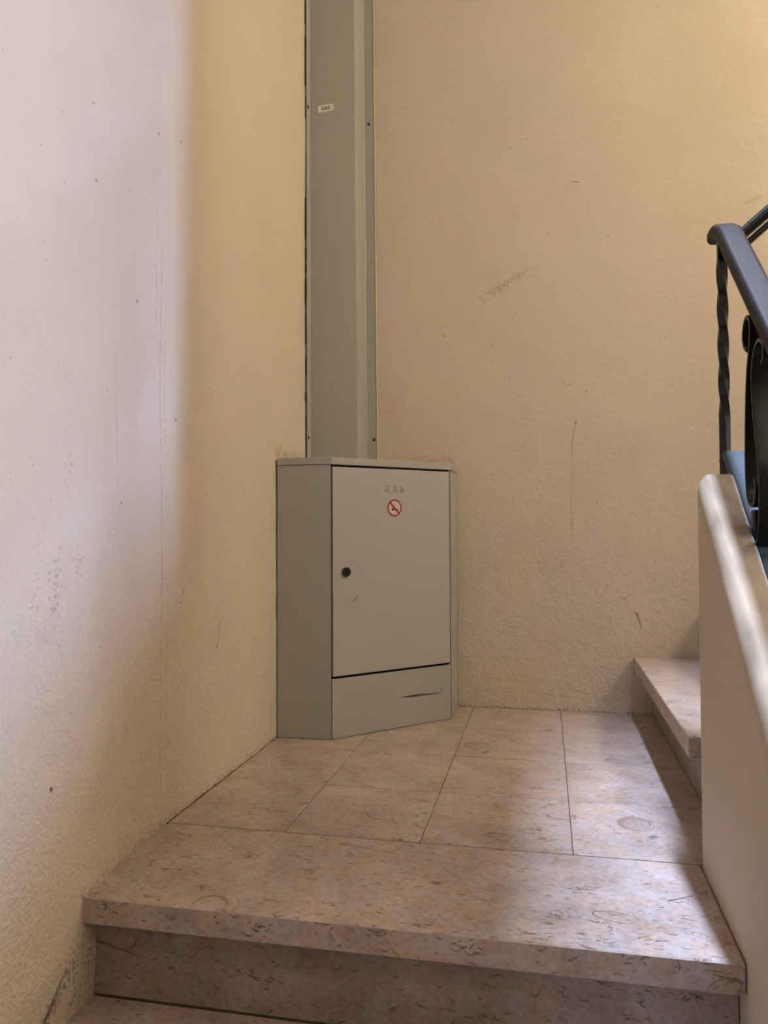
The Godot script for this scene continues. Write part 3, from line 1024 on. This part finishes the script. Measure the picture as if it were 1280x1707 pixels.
func canted_panel(B: Vector2, along: Vector2, out: Vector2, s0: float, s1: float, y0: float, y1: float, d0: float, d1: float) -> ArrayMesh:
	# a flat folded panel in the canted plane; UV 0..1 across its face
	var b := Shape.new().box(Vector3(s0, y0, -d1), Vector3(s1, y1, -d0), 0.0010)
	var m := b.mesh(Vector2(1.0 / (s1 - s0), 1.0 / (y1 - y0)), Vector2(-s0, y1))
	var arr := m.surface_get_arrays(0)
	var P: PackedVector3Array = arr[Mesh.ARRAY_VERTEX]
	var N: PackedVector3Array = arr[Mesh.ARRAY_NORMAL]
	var bas := Basis(Vector3(along.x, 0, along.y), Vector3.UP, Vector3(out.x, 0, out.y))
	for i in P.size():
		P[i] = Vector3(B.x, 0, B.y) + bas * P[i]
		N[i] = bas * N[i]
	# a left-handed frame would turn the faces over
	if bas.determinant() < 0.0:
		push_error("canted frame is mirrored")
	arr[Mesh.ARRAY_VERTEX] = P
	arr[Mesh.ARRAY_NORMAL] = N
	var am := ArrayMesh.new()
	am.add_surface_from_arrays(Mesh.PRIMITIVE_TRIANGLES, arr)
	return am

func disc_ring(r0: float, r1: float, th: float, bas: Basis, at: Vector3) -> ArrayMesh:
	return Shape.new().lathe(at, bas, PackedVector2Array([Vector2(0.00005, 0.0), Vector2(r1, 0.0), Vector2(r1, th), Vector2(0.00005, th)]), 40).mesh()

func ring_shape(s: Shape, r0: float, r1: float, d0: float, d1: float, bas: Basis, at: Vector3) -> void:
	var base := s.v.size()
	var from := s.t.size()
	var prof := [Vector2(r0, d0), Vector2(r1, d0), Vector2(r1, d1), Vector2(r0, d1)]
	var seg := 40
	for p in prof:
		for k in seg:
			var a := TAU * k / seg
			s.v.append(at + bas * Vector3(cos(a) * p.x, sin(a) * p.x, p.y))
	for i in 4:
		var j := (i + 1) % 4
		for k in seg:
			var l := (k + 1) % seg
			s.quad(base + i * seg + k, base + i * seg + l, base + j * seg + l, base + j * seg + k)
	s.outward(from)

# ------------------------------------------------------------------ riser cover above the cabinet
func build_duct() -> void:
	var o := thing("pipe_cover", "tall grey metal gas pipe cover boxed into the corner above the cabinet", "pipe cover", Vector3(0, 0, 0))
	var y0 := 0.745
	var y1 := 2.745
	var th := 0.0015
	# folded sheet: flange on the left wall, front face, splayed return, flange on the back wall (slightly out of plumb, as it hangs)
	var outer := [Vector2(0.0050, 0.180), Vector2(0.0062, 0.1525), Vector2(0.0078, 0.1500), Vector2(0.1520, 0.1500), Vector2(0.1556, 0.1487), Vector2(0.1572, 0.1450), Vector2(0.1500, 0.0085), Vector2(0.1520, 0.0062), Vector2(0.1830, 0.0052)]
	var s := Shape.new()
	var n := outer.size()
	var rows := 10
	for k in rows + 1:
		var y := lerpf(y0, y1, float(k) / rows)
		var lean := -0.0055 * (y - 0.8)
		for i in n:
			var p: Vector2 = outer[i]
			s.v.append(Vector3(p.x + lean * (1.0 if i > 2 else 0.0), y, p.y))
		for i in n:
			var p: Vector2 = outer[i]
			var back := Vector2(-0.0015, -0.0015) if i > 1 and i < 6 else Vector2(-0.0012, -0.0012)
			s.v.append(Vector3(p.x + back.x + lean * (1.0 if i > 2 else 0.0), y, p.y + back.y))
	var m := n * 2
	for k in rows:
		for i in n - 1:
			s.quad(k * m + i, k * m + i + 1, (k + 1) * m + i + 1, (k + 1) * m + i)
			s.quad(k * m + n + i + 1, k * m + n + i, (k + 1) * m + n + i, (k + 1) * m + n + i + 1)
		for e in [0, n - 1]:
			if e == 0: s.quad(k * m + n, k * m, (k + 1) * m, (k + 1) * m + n)
			else: s.quad(k * m + e, k * m + n + e, (k + 1) * m + n + e, (k + 1) * m + e)
	for k in [0, rows]:
		for i in n - 1:
			if k == 0: s.quad(i, n + i, n + i + 1, i + 1)
			else: s.quad(k * m + i, k * m + i + 1, k * m + n + i + 1, k * m + n + i)
	s.outward(0)
	part("cover_sheet", s.mesh(Vector2.ONE, Vector2.ZERO, 32.0), mats.duct, o)
	# screws through the flanges
	var head := PackedVector2Array([Vector2(0.0002, 0.0), Vector2(0.0058, 0.0), Vector2(0.0052, 0.0018), Vector2(0.0030, 0.0028), Vector2(0.0002, 0.0030)])
	var side := Basis(Vector3(0, 0, -1), Vector3.UP, Vector3(1, 0, 0))
	for q in [[0.1605, 1.858], [0.1740, 0.838]]:
		part("screw", Shape.new().lathe(Vector3(q[0], q[1], 0.0052), Basis.IDENTITY, head, 14).mesh(), mats.screw, o)
	for q in [[0.166, 0.831], [0.168, 1.845]]:
		part("screw", Shape.new().lathe(Vector3(0.0058, q[1], q[0]), side, head, 14).mesh(), mats.screw, o)
	# ragged filler along the edges: cream paint on the right, a dark broken gap on the left
	var w := noise(33, 9.0, 3, 0.6)
	var cr := Shape.new()
	var path := PackedVector3Array()
	var y := y0
	while y < y1:
		path.append(Vector3(0.1845 - 0.0055 * (y - 0.8) + 0.0014 * w.get_noise_1d(y * 3.0), y, 0.0050 + 0.0009 * w.get_noise_1d(y * 8.0 + 40.0)))
		y += 0.012
	cr.sweep(path, Vector3(1, 0, 0), rounded(0.0042, 0.0042, 0.0018, 2))
	part("filler_bead", cr.mesh(), mats.caulk, o, "cream filler bead")
	var gp := Shape.new()
	rng.seed = 19
	y = y0
	while y < y1:
		var len := rng.randf_range(0.03, 0.16)
		if rng.randf() < 0.75:
			var pp := PackedVector3Array()
			var yy := y
			while yy < minf(y + len, y1):
				pp.append(Vector3(0.0040, yy, 0.1825 + 0.0018 * w.get_noise_1d(yy * 6.0)))
				yy += 0.01
			if pp.size() > 2: gp.sweep(pp, Vector3(0, 0, 1), rounded(0.0042 * rng.randf_range(0.45, 1.0), 0.0026, 0.0008, 1))
		y += len + rng.randf_range(0.0, 0.05)
	part("edge_gap", gp.mesh(), mats.gap, o, "dark broken gap along the left edge")
	# printed label
	var tilt := 0.06
	var lb := Basis(Vector3(0, 0, 1), tilt)
	var at := Vector3(0.0575, 1.845, 0.1500)
	var tape := Shape.new().box(Vector3(-0.0245, -0.0105, 0.0), Vector3(0.0245, 0.0105, 0.0004))
	for i in tape.v.size(): tape.v[i] = at + lb * tape.v[i]
	var lbl := part("label_strip", tape.mesh(), mats.white, o, "small white label printed GAS")
	var f := SystemFont.new()
	f.font_names = PackedStringArray(["Droid Sans"])
	f.font_weight = 700
	var tm := TextMesh.new()
	tm.text = "GAS"
	tm.font = f
	tm.font_size = 64
	tm.pixel_size = 0.0148 / 64.0
	tm.depth = 0.0003
	var tn := part("label_lettering", tm, mats.ink, lbl)
	tn.transform = Transform3D(lb, at + Vector3(0, 0, 0.0005))

# ------------------------------------------------------------------ railings
# the railing stands just outside the parapet
func hand_y(z: float) -> float: return 1.074 - 0.87 * (z - 1.007)
func low_y(z: float) -> float: return 0.6716 - SLOPE * (z - 1.0126)

func twisted_bar(a: Vector3, b: Vector3, w: float, from: float, to: float) -> ArrayMesh:
	var path := PackedVector3Array()
	var tw := PackedFloat32Array()
	var n := 120
	for i in n + 1:
		var f := float(i) / n
		path.append(a.lerp(b, f))
		tw.append(PI * 0.25 + TAU * clampf((f - from) / (to - from), 0.0, 1.0) * (to - from) * a.distance_to(b) / 0.255)
	var s := Shape.new().sweep(path, Vector3(1, 0, 0), rounded(w, w, 0.0014, 2), tw)
	return s.mesh(Vector2.ONE, Vector2.ZERO, 40.0)

func strap(pts: Array, x0: float, x1: float, th := 0.006) -> ArrayMesh:
	var c := Curve3D.new()
	for i in pts.size():
		var p := Vector3((x0 + x1) * 0.5, pts[i][1], pts[i][0])
		var prev: Array = pts[maxi(i - 1, 0)]
		var next: Array = pts[mini(i + 1, pts.size() - 1)]
		var tan := Vector3(0, next[1] - prev[1], next[0] - prev[0]) / 6.0
		c.add_point(p, -tan, tan)
	c.bake_interval = 0.003
	return Shape.new().sweep(c.get_baked_points(), Vector3(1, 0, 0), rounded(x1 - x0, th, 0.0016, 2)).mesh(Vector2.ONE, Vector2.ZERO, 30.0)

func build_railing() -> void:
	var o := thing("stair_railing", "wrought iron railing with brown handrail, twisted bar and scrolls on the parapet", "railing")
	# handrail: short level return at the head, then down towards the viewer
	var path := PackedVector3Array()
	for p in [[0.943, 1.0761], [0.9559, 1.0766], [0.9687, 1.0761], [0.9794, 1.0734], [0.988, 1.0697], [0.9966, 1.0643]]:
		path.append(Vector3(1.0170, p[1], p[0]))
	var z := 1.012
	while z < 2.0:
		path.append(Vector3(1.0170, hand_y(z) - 0.012, z))
		z += 0.05
	var s := Shape.new().sweep(path, Vector3(1, 0, 0), rounded(0.042, 0.026, 0.009, 5))
	part("handrail", s.mesh(Vector2(16.0, 2.2), Vector2(-0.990, 0.0), 40.0), mats.handrail, o, "worn brown plastic handrail")
	# flat bottom rail
	path = PackedVector3Array()
	z = 0.995
	while z < 2.0:
		path.append(Vector3(1.0235, low_y(z) - 0.004, z))
		z += 0.06
	part("bottom_rail", Shape.new().sweep(path, Vector3(1, 0, 0), rounded(0.035, 0.010, 0.004, 3)).mesh(Vector2.ONE, Vector2.ZERO, 40.0), mats.rail_sky_sheen, o, "dark flat bottom rail, sky sheen painted in as blue-grey")
	# twisted bars, the first one at the head of the parapet
	for q in [[0.9815, 1.0], [1.43, 0.0], [1.85, 0.0]]:
		var zz: float = q[0]
		var hi: float = 1.072 if q[1] > 0.0 else hand_y(zz) - 0.014
		var lo: float = 0.606 if q[1] > 0.0 else low_y(zz) - 0.10
		part("baluster", twisted_bar(Vector3(1.0145, lo, zz), Vector3(1.0120, hi, zz), 0.0142, 0.28, 0.90), mats.iron, o)
	part("cross_pin", Shape.new().sweep(PackedVector3Array([Vector3(1.003, 0.6700, 0.986), Vector3(1.052, 0.6716, 0.986)]), Vector3(0, 0, 1), rounded(0.004, 0.004, 0.0015, 2)).mesh(), mats.rust, o, "thin rusty cross pin")
	# S-scroll and its mate: flat bar on edge
	var a := [[1.17, 0.821], [1.155, 0.83], [1.148, 0.847], [1.157, 0.866], [1.174, 0.871], [1.189, 0.858], [1.187, 0.828], [1.17, 0.785], [1.159, 0.721], [1.155, 0.646], [1.161, 0.605], [1.178, 0.588], [1.2, 0.59], [1.211, 0.61], [1.202, 0.625]]
	var c := [[1.249, 0.785], [1.26, 0.796], [1.255, 0.813], [1.234, 0.821], [1.211, 0.811], [1.197, 0.78], [1.199, 0.742], [1.213, 0.689], [1.229, 0.635], [1.23, 0.587], [1.221, 0.552], [1.211, 0.528]]
	part("scroll", strap(a, 1.0046, 1.0324), mats.iron, o)
	part("scroll", strap(c, 1.0046, 1.0324), mats.iron, o)
	for shift in [0.39, 0.80]:
		for src in [a, c]:
			var moved := []
			for p in src: moved.append([p[0] + shift, p[1] - SLOPE * shift])
			part("scroll", strap(moved, 1.0046, 1.0324), mats.iron, o)
	# bracket that fixes the rail to the outer face of the parapet
	part("rail_bracket", Shape.new().box(Vector3(1.006, 0.443, 1.180), Vector3(1.034, 0.580, 1.198), 0.002).mesh(), mats.iron, o)

func build_upper_rail() -> void:
	var o := thing("upper_railing", "black steel handrail rising to the right beyond the brown handrail", "railing")
	var path := PackedVector3Array()
	var bar := PackedVector3Array()
	for k in 7:
		var x := 1.054 + 0.066 * k
		var y := 1.0665 + 0.86 * (x - 1.040)
		path.append(Vector3(x, y, 0.935))
		bar.append(Vector3(x, y - 0.024, 0.935))
	part("handrail", Shape.new().sweep(path, Vector3(0, 0, 1), rounded(0.040, 0.018, 0.007, 4)).mesh(Vector2(16, 2), Vector2.ZERO, 40.0), mats.iron, o)
	part("top_bar", Shape.new().sweep(bar, Vector3(0, 0, 1), rounded(0.026, 0.010, 0.003, 3)).mesh(Vector2.ONE, Vector2.ZERO, 40.0), mats.iron, o)
	for x in [1.16, 1.36]:
		var y: float = 1.0665 + 0.86 * (x - 1.040)
		part("baluster", twisted_bar(Vector3(x, 0.655 + SLOPE * (x - 1.062), 0.955), Vector3(x, y - 0.022, 0.938), 0.0135, 0.2, 0.9), mats.iron, o)

# ------------------------------------------------------------------ fill lamps added out of view
func build_fill_lamp(at: Vector3, label: String, energy: float) -> void:
	var o := thing("fill_lamp", label, "lamp", at)
	var down := Basis(Vector3(1, 0, 0), Vector3(0, 0, 1), Vector3(0, -1, 0))
	part("lamp_base", Shape.new().lathe(Vector3.ZERO, down, PackedVector2Array([Vector2(0.0005, 0.0), Vector2(0.14, 0.0), Vector2(0.14, 0.02), Vector2(0.0005, 0.02)]), 36).mesh(), mats.frame, o)
	var g := mat(Color(1.0, 0.93, 0.80), 0.4)
	g.emission_enabled = true
	g.emission = FILL_COLOR
	g.emission_energy_multiplier = 1.5
	var prof := PackedVector2Array()
	for k in 9:
		var a := PI * 0.5 * k / 8.0
		prof.append(Vector2(maxf(0.0005, 0.13 * cos(a)), 0.021 + 0.06 * sin(a)))
	part("lamp_shade", Shape.new().lathe(Vector3.ZERO, down, prof, 36).mesh(), g, o, "opal glass shade")
	var l := OmniLight3D.new()
	l.name = "fill_light"
	l.light_color = FILL_COLOR
	l.light_energy = energy
	l.light_size = 0.12
	l.omni_range = 12.0
	l.omni_attenuation = 2.0
	l.shadow_enabled = true
	o.add_child(l)
	l.position = Vector3(0, -0.22, 0)
